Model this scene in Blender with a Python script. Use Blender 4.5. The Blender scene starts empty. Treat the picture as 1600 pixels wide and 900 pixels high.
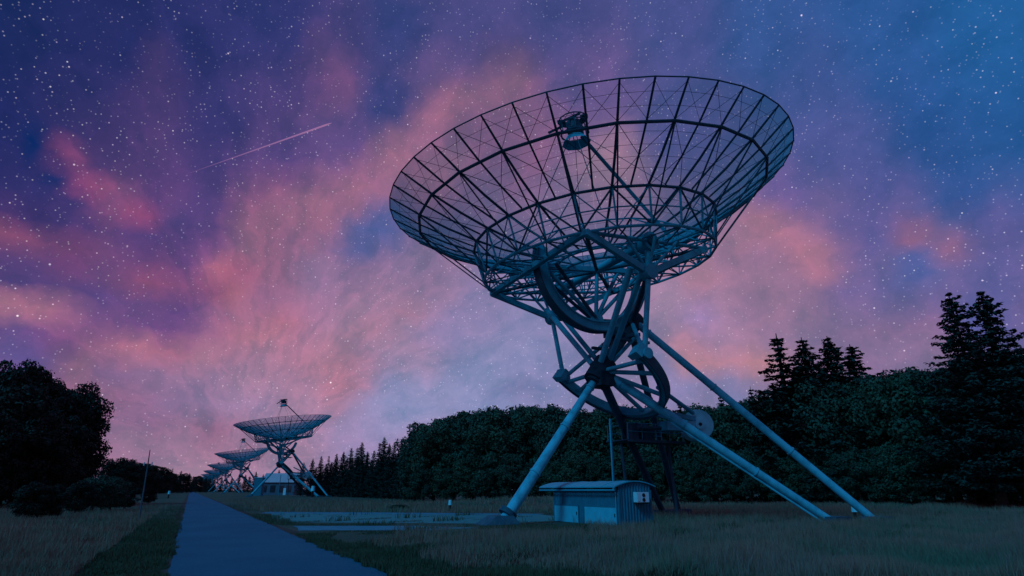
import bpy, math, random
import numpy as np
from mathutils import Matrix, Vector
R = math.radians
sc = bpy.context.scene
col = sc.collection

# ------------------------------------------------------------------ camera
FPX, HZ, EYE = 907.2, 766.0, 1.6          # focal length and horizon row for a 1600 x 900 frame
PITCH = math.atan((HZ - 450) / FPX)
cam_d = bpy.data.cameras.new('camera'); cam = bpy.data.objects.new('camera', cam_d); col.objects.link(cam)
cam.location = (0, 0, EYE); cam.rotation_euler = (math.pi / 2 + PITCH, 0, 0)
cam_d.sensor_width = 36; cam_d.lens = FPX / 1600 * 36; cam_d.clip_start = .1; cam_d.clip_end = 20000
sc.camera = cam

def ray(x, y):
    """direction of a photograph pixel (used to survey where things stand)"""
    v = Vector(((x - 800) / FPX, 0, 0)) + Vector((0, -math.sin(PITCH), math.cos(PITCH))) * ((450 - y) / FPX) + Vector((0, math.cos(PITCH), math.sin(PITCH)))
    return v.normalized()
def spot(x, Y):
    """ground point in column x at depth Y"""
    v = ray(x, HZ); return Vector((v.x / v.y * Y, Y, 0))
def height(x, ytop, Y):
    v = ray(x, ytop); return EYE + v.z / v.y * Y

# ------------------------------------------------------------------ world: dusk sky with stars
SKY_STRENGTH = 1.0
def lin(c): return tuple(((v / 255 + .055) / 1.055) ** 2.4 if v > 10 else v / 255 / 12.92 for v in c)
SKY = [  # pixel, colour, width in pixels, weight
 (20, 30, (24, 42, 98), 150, 1), (160, 60, (36, 46, 106), 120, 1), (300, 50, (42, 50, 112), 110, 1), (420, 40, (44, 54, 116), 110, 1), (530, 60, (72, 66, 126), 70, .9),
 (620, 50, (42, 64, 126), 80, 1), (740, 50, (66, 72, 134), 90, 1), (880, 40, (66, 74, 136), 110, 1), (1040, 50, (66, 80, 142), 110, 1), (1200, 60, (46, 86, 150), 110, 1), (1380, 60, (38, 88, 154), 120, 1), (1560, 60, (28, 94, 158), 150, 1),
 (30, 200, (26, 42, 104), 110, 1), (130, 190, (48, 50, 108), 80, .8), (240, 190, (70, 58, 116), 80, 1), (340, 180, (44, 52, 116), 70, .9), (430, 140, (66, 60, 120), 70, 1), (520, 130, (104, 74, 124), 45, .8), (600, 160, (50, 66, 132), 60, 1),
 (690, 110, (96, 80, 134), 70, 1), (700, 165, (150, 92, 128), 45, .9), (790, 120, (138, 88, 130), 60, .8), (800, 200, (140, 92, 136), 80, 1), (960, 260, (160, 112, 150), 55, 1), (930, 110, (100, 84, 140), 90, 1), (1090, 190, (80, 86, 148), 100, 1), (1260, 130, (58, 84, 148), 90, 1), (1310, 230, (70, 86, 152), 90, 1), (1450, 190, (34, 86, 154), 120, 1), (1570, 230, (28, 88, 154), 120, 1),
 (60, 290, (38, 46, 110), 90, 1), (115, 225, (96, 66, 118), 30, .5), (140, 270, (126, 76, 124), 28, .7), (175, 303, (146, 84, 128), 28, .8), (215, 330, (126, 76, 128), 26, .6), (250, 270, (84, 62, 122), 45, .7), (330, 260, (64, 58, 122), 70, 1), (450, 250, (74, 64, 128), 70, 1), (540, 230, (86, 72, 134), 60, 1),
 (620, 235, (156, 94, 132), 35, .8), (560, 300, (160, 92, 134), 38, .9), (660, 290, (160, 98, 140), 60, .8), (440, 300, (150, 86, 132), 45, .9), (400, 350, (156, 88, 134), 45, .9), (490, 330, (160, 90, 132), 45, .9), (600, 360, (84, 98, 160), 42, 1), (640, 420, (140, 108, 162), 60, 1), (560, 390, (140, 102, 156), 40, .7),
 (20, 360, (118, 64, 112), 40, .8), (110, 395, (106, 62, 118), 45, .8), (120, 345, (60, 54, 116), 50, .8), (230, 380, (78, 62, 124), 60, 1), (310, 340, (72, 62, 126), 55, 1), (230, 430, (140, 72, 118), 35, .7), (350, 445, (166, 80, 118), 35, .9), (300, 400, (100, 70, 130), 45, .8), (40, 450, (76, 64, 126), 60, 1), (150, 460, (92, 72, 136), 55, 1),
 (430, 420, (170, 96, 142), 40, .9), (500, 440, (150, 108, 162), 50, 1), (60, 500, (126, 74, 130), 50, .9), (160, 530, (140, 82, 136), 45, .9), (260, 500, (120, 76, 136), 50, .9), (280, 560, (190, 98, 134), 32, 1), (215, 540, (176, 92, 132), 26, .6), (380, 530, (188, 104, 142), 45, 1), (430, 515, (200, 104, 138), 32, .8),
 (560, 520, (176, 118, 160), 55, 1), (620, 470, (172, 116, 160), 55, .9), (700, 500, (146, 130, 178), 60, 1), (540, 590, (190, 112, 146), 45, 1), (520, 560, (192, 114, 148), 40, .9), (640, 560, (170, 126, 170), 60, 1), (740, 580, (128, 136, 180), 70, 1), (830, 520, (136, 134, 180), 70, 1), (810, 590, (122, 112, 164), 40, .9), (860, 600, (122, 130, 176), 50, 1),
 (30, 560, (98, 84, 148), 60, 1), (120, 600, (160, 94, 138), 40, .7), (200, 600, (134, 100, 154), 55, 1), (300, 640, (156, 112, 160), 60, 1), (230, 640, (134, 90, 140), 50, .9), (400, 600, (176, 118, 158), 60, 1), (480, 640, (176, 122, 164), 60, 1), (580, 640, (140, 138, 184), 60, 1), (640, 620, (134, 142, 188), 60, 1),
 (220, 700, (160, 110, 152), 70, 1), (330, 690, (164, 108, 148), 50, 1), (300, 745, (172, 124, 158), 60, 1), (420, 700, (168, 122, 162), 60, 1), (560, 690, (146, 134, 178), 60, 1), (760, 640, (130, 142, 188), 60, 1),
 (900, 450, (146, 132, 178), 60, .8), (1040, 480, (160, 124, 166), 45, 1), (1090, 440, (172, 112, 146), 40, .9), (1200, 350, (176, 106, 140), 38, .9), (1150, 380, (166, 108, 144), 42, .8), (1265, 400, (190, 106, 138), 42, 1), (1230, 300, (92, 86, 150), 50, .9), (1200, 460, (158, 108, 152), 50, .9), (1330, 440, (112, 100, 160), 55, 1), (1350, 340, (88, 88, 152), 60, 1),
 (1420, 360, (140, 92, 142), 28, .7), (1470, 372, (160, 96, 138), 24, .8), (1515, 390, (164, 98, 136), 22, .8), (1560, 340, (88, 88, 152), 55, 1), (1440, 420, (68, 96, 164), 55, 1), (1570, 420, (88, 92, 156), 50, 1), (1380, 290, (76, 86, 152), 60, 1), (1500, 290, (38, 86, 156), 60, 1),
 (1110, 510, (140, 124, 176), 50, 1), (1090, 560, (190, 118, 146), 32, .9), (1170, 565, (194, 116, 140), 30, 1), (1140, 530, (170, 118, 152), 34, .8), (1060, 600, (130, 130, 178), 50, 1), (1150, 610, (112, 126, 176), 45, 1), (1230, 540, (150, 112, 160), 50, 1), (1330, 510, (136, 104, 158), 50, 1), (1450, 490, (124, 100, 158), 50, 1), (1400, 550, (140, 108, 160), 55, 1), (1470, 560, (146, 106, 156), 50, 1), (1540, 500, (84, 92, 160), 60, 1),
]
world = bpy.data.worlds.new('World'); world.use_nodes = True
nt = world.node_tree; nt.nodes.clear(); NN = nt.nodes.new; LK = nt.links.new
# colour of the dusk sky: one colour ramp across each band of elevation, fitted to the photograph's cloud field
STREAKS = [  # bands of lit cloud: points, half width, colour, strength
 ([(352, 455), (400, 372), (470, 330), (560, 302), (640, 232), (700, 172), (800, 130)], 34, (166, 96, 136), .55), ([(115, 225), (150, 280), (185, 310), (228, 338)], 16, (146, 74, 120), .7),
 ([(-40, 350), (100, 395), (220, 430), (340, 452), (372, 440)], 20, (150, 76, 116), .6), ([(-40, 470), (120, 510), (210, 545), (282, 566), (380, 530), (445, 500)], 19, (186, 98, 134), .6),
 ([(420, 535), (520, 590), (560, 600)], 30, (192, 112, 146), .5), ([(108, 575), (152, 602)], 15, (166, 96, 132), .6), ([(1188, 338), (1212, 365), (1270, 400), (1292, 424)], 28, (178, 106, 140), .7),
 ([(1390, 348), (1450, 368), (1500, 384), (1528, 397)], 12, (160, 92, 140), .6), ([(1055, 548), (1120, 560), (1225, 575)], 17, (198, 120, 140), .6), ([(1075, 420), (1100, 450), (1125, 490)], 22, (180, 116, 146), .5),
 ([(545, 385), (600, 345)], 28, (80, 96, 160), .7), ([(240, 90), (252, 250)], 26, (84, 64, 118), .5), ([(500, 70), (545, 150)], 24, (110, 78, 124), .5), ([(120, 480), (230, 500), (300, 470)], 30, (102, 72, 136), .45),
 ([(640, 470), (720, 400)], 26, (160, 112, 158), .4), ([(300, 650), (420, 690)], 20, (150, 98, 140), .4), ([(200, 600), (330, 640)], 16, (140, 92, 140), .4), ([(300, 560), (420, 590)], 22, (164, 120, 164), .4),
 ([(1000, 300), (960, 250)], 40, (170, 120, 150), .4), ([(770, 600), (850, 590)], 16, (116, 108, 160), .5),
 ([(-40, 480), (75, 493), (150, 521), (225, 553), (282, 571)], 11, (196, 104, 138), .55), ([(282, 571), (350, 541), (425, 521), (470, 490)], 14, (200, 110, 142), .5), ([(155, 606), (280, 641), (400, 690)], 12, (150, 92, 138), .5), ([(335, 430), (352, 447), (362, 470)], 16, (184, 92, 124), .7),
 ([(500, 560), (560, 520), (640, 490), (700, 470)], 20, (188, 116, 150), .45), ([(525, 625), (540, 580)], 18, (196, 112, 144), .5), ([(240, 600), (330, 610), (420, 640)], 26, (152, 128, 170), .5), ([(600, 650), (720, 610), (830, 570)], 40, (134, 144, 188), .5),
 ([(1060, 570), (1140, 578), (1220, 560)], 9, (200, 122, 138), .6), ([(1080, 585), (1180, 598)], 10, (150, 116, 160), .4), ([(1180, 500), (1300, 490)], 14, (160, 110, 156), .4), ([(1340, 520), (1460, 500)], 14, (144, 100, 154), .4), ([(1130, 450), (1200, 440), (1290, 445)], 12, (176, 112, 150), .4),
 ([(430, 330), (420, 400), (410, 440)], 22, (170, 90, 134), .5), ([(480, 380), (520, 350)], 18, (166, 96, 140), .4), ([(640, 300), (720, 250)], 30, (168, 104, 140), .5)]
def desat(c):
    lum = .3 * c[0] + .55 * c[1] + .15 * c[2]; sat = (.94 if lum < 104 else .80 if lum < 116 else .66) if c[0] > 1.2 * c[1] else .9
    return np.array(lin([max(0, lum + sat * (v - lum)) for v in c]))
SP_ = np.array([(p[0], p[1], p[3] * .44, p[4]) for p in SKY]); SC_ = np.array([desat(p[2]) for p in SKY])
def sky_at(az, el):
    d = Vector((math.cos(el) * math.sin(az), math.cos(el) * math.cos(az), math.sin(el)))
    z = max(.12, d.y * math.cos(PITCH) + d.z * math.sin(PITCH)); px = 800 + FPX * d.x / z; py = 450 - FPX * (-d.y * math.sin(PITCH) + d.z * math.cos(PITCH)) / z
    px = min(1750, max(-150, px)); py = min(800, max(-120, py))
    w = SP_[:, 3] * np.exp(-((SP_[:, 0] - px) ** 2 + (SP_[:, 1] - py) ** 2) / (2 * SP_[:, 2] ** 2)) + 1e-9
    w2 = np.exp(-((SP_[:, 0] - px) ** 2 + (SP_[:, 1] - py) ** 2) / (2 * 110. ** 2)) * .02
    w = w + w2; c = (w[:, None] * SC_).sum(0) / w.sum()
    for pts, hw, cc, st_ in STREAKS:
        dm = 1e9
        for p, q in zip(pts, pts[1:]):
            vx, vy = q[0] - p[0], q[1] - p[1]; t = min(1, max(0, ((px - p[0]) * vx + (py - p[1]) * vy) / (vx * vx + vy * vy))); dm = min(dm, math.hypot(px - p[0] - t * vx, py - p[1] - t * vy))
        k = min(.95, st_ * 1.3) * math.exp(-(dm / (hw * .85)) ** 2); c = c * (1 - k) + desat(cc) * k
    return c
AZM, NROW, EL1 = R(60), 27, R(48)
RAMPS = []
for i in range(NROW):
    RAMPS.append([])
    for h in (0, 1):
        cr = NN('ShaderNodeValToRGB'); cr.color_ramp.interpolation = 'CARDINAL'; E_ = cr.color_ramp.elements
        for k in range(30):
            u = k / 29; e_ = E_[0] if k == 0 else E_[len(E_) - 1] if k == 29 else E_.new(u)
            e_.color = (*np.maximum(sky_at(-AZM + AZM * (u + h), EL1 * i / (NROW - 1)), 0), 1)
        RAMPS[-1].append(cr)
def vmath(op, a, b=None, c=None):
    n = NN('ShaderNodeVectorMath'); n.operation = op
    for i, v in enumerate((a, b, c)):
        if v is None: continue
        if hasattr(v, 'links') or isinstance(v, bpy.types.NodeSocket): LK(v, n.inputs[i])
        else: n.inputs[i].default_value = v
    return n
def fmath(op, a, b=None, c=None, clamp=False):
    n = NN('ShaderNodeMath'); n.operation = op; n.use_clamp = clamp
    for i, v in enumerate((a, b, c)):
        if v is None: continue
        if isinstance(v, bpy.types.NodeSocket): LK(v, n.inputs[i])
        else: n.inputs[i].default_value = v
    return n.outputs[0]
tc = NN('ShaderNodeTexCoord'); DIR = vmath('NORMALIZE', tc.outputs['Generated']).outputs[0]
def noise(vec, scale, detail, rough=.55, dist=0.):
    n = NN('ShaderNodeTexNoise'); n.inputs['Scale'].default_value = scale; n.inputs['Detail'].default_value = detail
    n.inputs['Roughness'].default_value = rough; n.inputs['Distortion'].default_value = dist; LK(vec, n.inputs['Vector']); return n
w1 = noise(DIR, 5.0, 3, .6); w2 = noise(DIR, 24, 3, .65)
off = vmath('MULTIPLY_ADD', w1.outputs['Color'], (.055,) * 3, (-.0275,) * 3).outputs[0]
off2 = vmath('MULTIPLY_ADD', w2.outputs['Color'], (.034,) * 3, (-.017,) * 3).outputs[0]
WD = vmath('NORMALIZE', vmath('ADD', vmath('ADD', DIR, off).outputs[0], off2).outputs[0]).outputs[0]
sepd = NN('ShaderNodeSeparateXYZ'); LK(WD, sepd.inputs[0])
az = fmath('ARCTAN2', sepd.outputs[0], sepd.outputs[1]); el = fmath('ARCSINE', sepd.outputs[2])
tt = fmath('DIVIDE', fmath('PINGPONG', fmath('ADD', az, AZM), 2 * AZM), 2 * AZM)          # the sky behind is a mirrored continuation
en = fmath('MULTIPLY', el, (NROW - 1) / EL1)
half = fmath('GREATER_THAN', tt, .5)
acc = None; tcur = tt
def mixc(f, a_, b_):
    n = NN('ShaderNodeMix'); n.data_type = 'RGBA'; LK(f, n.inputs[0]); LK(a_, n.inputs[6]); LK(b_, n.inputs[7]); return n.outputs[2]
for i in range(NROW):
    if i and i % 4 == 0: tcur = fmath('MULTIPLY_ADD', acc, 1e-9, tt)      # keeps the evaluation order sequential
    rowc = []
    for h in (0, 1):
        cr = RAMPS[i][h]
        LK(fmath('MULTIPLY_ADD', tcur, 2.0, -float(h)), cr.inputs[0]); rowc.append(cr.outputs[0])
    c_ = mixc(half, rowc[0], rowc[1])
    acc = c_ if acc is None else mixc(fmath('SUBTRACT', en, float(i - 1), clamp=True), acc, c_)
skyc = acc
# cloud streets: streaks that converge in perspective towards one point above the horizon
c0 = ray(400, 700); cu = Vector((0, 0, 1)).cross(c0).normalized(); cv = c0.cross(cu)
du = vmath('DOT_PRODUCT', WD, tuple(cu)).outputs['Value']; dv = vmath('DOT_PRODUCT', WD, tuple(cv)).outputs['Value']
rho = fmath('SQRT', fmath('MULTIPLY_ADD', du, du, fmath('MULTIPLY_ADD', dv, dv, 1.2e-2)))
cmb = NN('ShaderNodeCombineXYZ'); LK(fmath('DIVIDE', du, rho), cmb.inputs[0]); LK(fmath('DIVIDE', dv, rho), cmb.inputs[1]); LK(fmath('MULTIPLY', rho, .9), cmb.inputs[2])
stk = noise(cmb.outputs[0], 2.6, 6, .66).outputs['Fac']; wisp = noise(WD, 15, 5, .70).outputs['Fac']
fil = fmath('POWER', fmath('SUBTRACT', 1.0, fmath('MULTIPLY', fmath('ABSOLUTE', fmath('MULTIPLY_ADD', noise(cmb.outputs[0], 5.2, 5, .6).outputs['Fac'], 2.0, -1.0)), 3.2), clamp=True), 1.6)
wisp = fmath('ADD', wisp, fmath('MULTIPLY_ADD', fil, .20, -.06))
mod = fmath('ADD', fmath('MULTIPLY_ADD', stk, 1.3, -.66), fmath('MULTIPLY_ADD', wisp, 2.1, -1.06))
skyc = vmath('MULTIPLY', skyc, vmath('MAXIMUM', vmath('MULTIPLY_ADD', mod, (.60, .27, .27), (.91, .95, 1.0)).outputs[0], (.70, .84, .88)).outputs[0]).outputs[0]
# stars: three sizes of points scattered over the whole sky
def stars(scale, rad, power, bright):
    v = NN('ShaderNodeTexVoronoi'); v.feature = 'F1'; v.voronoi_dimensions = '3D'; v.inputs['Scale'].default_value = scale
    LK(DIR, v.inputs['Vector'])
    t = fmath('SUBTRACT', 1.0, fmath('DIVIDE', v.outputs['Distance'], rad * scale), clamp=True)
    t = fmath('SMOOTH_MIN', fmath('MULTIPLY', t, 1.7), 1.0, .2)
    sep = NN('ShaderNodeSeparateColor'); LK(v.outputs['Color'], sep.inputs[0])
    b = fmath('MULTIPLY', fmath('POWER', sep.outputs[0], power), bright)
    tint = vmath('MULTIPLY_ADD', v.outputs['Color'], (.35, .2, .3), (.72, .82, .85)).outputs[0]
    return vmath('MULTIPLY', tint, fmath('MULTIPLY', t, b)).outputs[0]
dens = NN('ShaderNodeMapRange'); LK(w1.outputs['Fac'], dens.inputs[0]); dens.inputs[1].default_value = .3; dens.inputs[2].default_value = .68; dens.inputs[3].default_value = .35; dens.inputs[4].default_value = 1.25
st = vmath('ADD', vmath('ADD', stars(34, .0016, 2.8, .85), stars(100, .0013, 3.6, .62)).outputs[0], stars(200, .0012, 2.6, .33)).outputs[0]
st = vmath('MULTIPLY', st, dens.outputs[0]).outputs[0]
total = vmath('ADD', skyc, st).outputs[0]
bg = NN('ShaderNodeBackground'); bg.inputs['Strength'].default_value = SKY_STRENGTH; LK(total, bg.inputs['Color'])
wo = NN('ShaderNodeOutputWorld'); LK(bg.outputs[0], wo.inputs['Surface'])
sc.world = world; world.cycles.sampling_method = 'MANUAL'; world.cycles.sample_map_resolution = 256

# moonlight: one soft blue sun from behind the camera on the left
sun_d = bpy.data.lights.new('moonlight', 'SUN'); sun = bpy.data.objects.new('moonlight', sun_d); col.objects.link(sun)
sun_d.energy = 1.6; sun_d.color = (.02, .56, 1.0); sun_d.angle = R(14)
sun.rotation_euler = Vector((.50, .62, -.72)).to_track_quat('-Z', 'Y').to_euler()
vs = sc.view_settings; vs.view_transform = 'Standard'; vs.look = 'None'; vs.exposure = 0; vs.gamma = 1; vs.use_curve_mapping = False
sc.cycles.transparent_max_bounces = 16; sc.cycles.max_bounces = 5

# ------------------------------------------------------------------ materials
def material(name, base, rough=.6, var=None, scale=3.0, metallic=0., bump=0., bscale=30., spec=.14, coord='Object', detail=6, lo=.35, hi=.65):
    m = bpy.data.materials.new(name); m.use_nodes = True; t = m.node_tree; p = t.nodes['Principled BSDF']
    p.inputs['Roughness'].default_value = rough; p.inputs['Metallic'].default_value = metallic; p.inputs['Specular IOR Level'].default_value = spec
    p.inputs['Base Color'].default_value = (*base, 1)
    tcn = t.nodes.new('ShaderNodeTexCoord')
    if var:
        n = t.nodes.new('ShaderNodeTexNoise'); n.inputs['Scale'].default_value = scale; n.inputs['Detail'].default_value = detail; n.inputs['Roughness'].default_value = .6
        r = t.nodes.new('ShaderNodeValToRGB'); r.color_ramp.elements[0].position = lo; r.color_ramp.elements[1].position = hi
        r.color_ramp.elements[0].color = (*base, 1); r.color_ramp.elements[1].color = (*var, 1)
        t.links.new(tcn.outputs[coord], n.inputs['Vector']); t.links.new(n.outputs['Fac'], r.inputs[0]); t.links.new(r.outputs[0], p.inputs['Base Color'])
    if bump:
        n2 = t.nodes.new('ShaderNodeTexNoise'); n2.inputs['Scale'].default_value = bscale; n2.inputs['Detail'].default_value = 5
        b = t.nodes.new('ShaderNodeBump'); b.inputs['Strength'].default_value = bump; b.inputs['Distance'].default_value = .03
        t.links.new(tcn.outputs[coord], n2.inputs['Vector']); t.links.new(n2.outputs['Fac'], b.inputs['Height']); t.links.new(b.outputs[0], p.inputs['Normal'])
    return m
M = {}
M['steel'] = material('painted steel', (.03, .36, .46), .55, (.02, .23, .31), .9, bump=.08, bscale=14)
M['steel_dark'] = material('dark mottled steel', (.008, .06, .09), .6, (.015, .085, .12), 2.0)  # darker tone than the painted steel, mildly mottled
M['bearing'] = material('greasy bearing steel', (.006, .024, .035), .8, (.012, .045, .065), 3, spec=.1)
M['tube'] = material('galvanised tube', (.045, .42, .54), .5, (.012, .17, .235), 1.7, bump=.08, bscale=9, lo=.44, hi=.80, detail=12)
M['drum'] = material('pale counterweight paint', (.22, .74, .82), .6, (.14, .60, .68), 1.5)
M['siding'] = material('blue corrugated siding', (.010, .17, .24), .6, (.008, .13, .19), 2.2)
M['door'] = material('pale lit sheet', (.03, .44, .56), .6, (.02, .36, .47), 2.5)  # paler than the siding: light below the eave's shade put into the colour
M['roof'] = material('pale roof sheet', (.02, .33, .43), .6, (.015, .27, .36), 1.4, bump=.05, spec=.15)
M['white'] = material('white enamel', (.35, .66, .74), .4, (.3, .58, .66), 4)
M['black'] = material('black plastic', (.015, .016, .02), .5)
M['concrete'] = material('concrete', (.03, .11, .15), .8, (.02, .07, .10), 3, bump=.2, bscale=20)
M['asphalt'] = material('asphalt', (.008, .068, .10), .85, (.012, .088, .125), .6, bump=.35, bscale=90, spec=.12)
M['path'] = material('pale concrete path', (.025, .22, .30), .85, (.018, .16, .22), 1.6, bump=.2, bscale=40)
M['bark'] = material('bark', (.03, .026, .022), .9, (.05, .042, .035), 6, bump=.5, bscale=20)
M['leaf'] = material('broadleaf foliage', (.010, .034, .024), .6, (.028, .074, .044), .45, spec=.25)
M['leaf_pale'] = material('paler broadleaf foliage', (.016, .046, .03), .6, (.04, .09, .05), .4, spec=.2)
M['leaf_dark'] = material('dark broadleaf foliage', (.006, .012, .009), .6, (.012, .022, .014), .5, spec=.2)
M['needle'] = material('spruce needles', (.008, .026, .022), .6, (.018, .05, .04), .6, spec=.2)
M['farwall'] = material('far building wall', (.05, .09, .13), .7, (.07, .12, .16), .8)
M['farroof'] = material('far building roof', (.42, .38, .42), .35, (.36, .33, .38), .5)
M['glass'] = material('dark window glass', (.02, .03, .04), .1, spec=.6)
M['tallgrass'] = material('dry tall grass', (.09, .14, .095), .9, (.24, .155, .12), .26, spec=.15)
M['grassgreen'] = material('green verge grass', (.03, .06, .032), .85, (.06, .085, .05), .8, spec=.15)
M['seed'] = material('pale seed stalk', (.13, .125, .11), .8, (.20, .14, .13), .5, spec=.1)
M['wood'] = material('weathered pole', (.06, .10, .13), .7, (.04, .07, .09), 4)
M['soil'] = material('dark soil', (.03, .032, .03), .9, (.05, .05, .045), 2)
def mesh_material():
    """woven wire of the reflector: thin wire, so it covers more the flatter one looks along it"""
    m = bpy.data.materials.new('woven wire mesh'); m.use_nodes = True; t = m.node_tree; p = t.nodes['Principled BSDF']
    p.inputs['Base Color'].default_value = (.012, .34, .44, 1); p.inputs['Roughness'].default_value = .5
    lw = t.nodes.new('ShaderNodeLayerWeight'); lw.inputs['Blend'].default_value = .5
    mr = t.nodes.new('ShaderNodeMapRange'); mr.interpolation_type = 'SMOOTHSTEP'
    for i, v in enumerate((.05, .85, .05, .92)): mr.inputs[i + 1].default_value = v
    tr = t.nodes.new('ShaderNodeBsdfTransparent'); mx = t.nodes.new('ShaderNodeMixShader'); out = t.nodes['Material Output']
    t.links.new(lw.outputs['Facing'], mr.inputs[0]); t.links.new(mr.outputs[0], mx.inputs[0]); t.links.new(tr.outputs[0], mx.inputs[1]); tl_ = t.nodes.new('ShaderNodeBsdfTranslucent'); tl_.inputs[0].default_value = (.012, .38, .50, 1); m2 = t.nodes.new('ShaderNodeMixShader'); m2.inputs[0].default_value = .5; t.links.new(p.outputs[0], m2.inputs[1]); t.links.new(tl_.outputs[0], m2.inputs[2]); t.links.new(m2.outputs[0], mx.inputs[2]); t.links.new(mx.outputs[0], out.inputs['Surface'])
    return m
M['mesh'] = mesh_material()

def ground_material():
    m = bpy.data.materials.new('field'); m.use_nodes = True; t = m.node_tree; p = t.nodes['Principled BSDF']; p.inputs['Roughness'].default_value = .95; p.inputs['Specular IOR Level'].default_value = .1
    tcn = t.nodes.new('ShaderNodeTexCoord')
    def nz(s, d):
        n = t.nodes.new('ShaderNodeTexNoise'); n.inputs['Scale'].default_value = s; n.inputs['Detail'].default_value = d; t.links.new(tcn.outputs['Object'], n.inputs['Vector']); return n.outputs['Fac']
    r = t.nodes.new('ShaderNodeValToRGB'); e = r.color_ramp.elements
    e[0].position = .36; e[0].color = (.045, .085, .065, 1); e[1].position = .62; e[1].color = (.12, .105, .085, 1); x = e.new(.5); x.color = (.07, .10, .075, 1)
    t.links.new(nz(.14, 8), r.inputs[0])
    mx = t.nodes.new('ShaderNodeMixRGB'); mx.blend_type = 'MULTIPLY'; mx.inputs[0].default_value = .7
    r2 = t.nodes.new('ShaderNodeValToRGB'); r2.color_ramp.elements[0].color = (.35, .35, .35, 1); r2.color_ramp.elements[1].color = (1.4, 1.4, 1.4, 1)
    t.links.new(nz(5, 8), r2.inputs[0]); t.links.new(r.outputs[0], mx.inputs[1]); t.links.new(r2.outputs[0], mx.inputs[2]); t.links.new(mx.outputs[0], p.inputs['Base Color'])
    b = t.nodes.new('ShaderNodeBump'); b.inputs['Strength'].default_value = .8; b.inputs['Distance'].default_value = .2; t.links.new(nz(9, 8), b.inputs['Height']); t.links.new(b.outputs[0], p.inputs['Normal'])
    return m
def asphalt_material():
    m = bpy.data.materials.new('worn asphalt'); m.use_nodes = True; t = m.node_tree; p = t.nodes['Principled BSDF']; p.inputs['Roughness'].default_value = .88; p.inputs['Specular IOR Level'].default_value = .12
    tcn = t.nodes.new('ShaderNodeTexCoord')
    def nz(sc_, d, ro=.6):
        n = t.nodes.new('ShaderNodeTexNoise'); n.inputs['Scale'].default_value = sc_; n.inputs['Detail'].default_value = d; n.inputs['Roughness'].default_value = ro; t.links.new(tcn.outputs['Object'], n.inputs['Vector']); return n.outputs['Fac']
    def rmp(f, p0, c0_, p1, c1_):
        r = t.nodes.new('ShaderNodeValToRGB'); e = r.color_ramp.elements; e[0].position = p0; e[0].color = (*c0_, 1); e[1].position = p1; e[1].color = (*c1_, 1); t.links.new(f, r.inputs[0]); return r.outputs[0]
    def mul(x, y):
        mx = t.nodes.new('ShaderNodeMixRGB'); mx.blend_type = 'MULTIPLY'; mx.inputs[0].default_value = 1; t.links.new(x, mx.inputs[1]); t.links.new(y, mx.inputs[2]); return mx.outputs[0]
    base = rmp(nz(.35, 6), .35, (.004, .095, .155), .68, (.007, .125, .195))
    grit = rmp(nz(28, 3, .8), .3, (.62, .62, .62), .7, (1.3, 1.3, 1.3))
    t.links.new(mul(base, grit), p.inputs['Base Color'])
    b = t.nodes.new('ShaderNodeBump'); b.inputs['Strength'].default_value = .5; b.inputs['Distance'].default_value = .02; t.links.new(nz(60, 4), b.inputs['Height']); t.links.new(b.outputs[0], p.inputs['Normal'])
    return m
M['asphalt'] = asphalt_material()
M['field'] = ground_material()
M['lawn'] = material('short mown grass', (.045, .19, .21), .95, (.07, .22, .22), 1.2, bump=.5, bscale=30, spec=.1)

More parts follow.
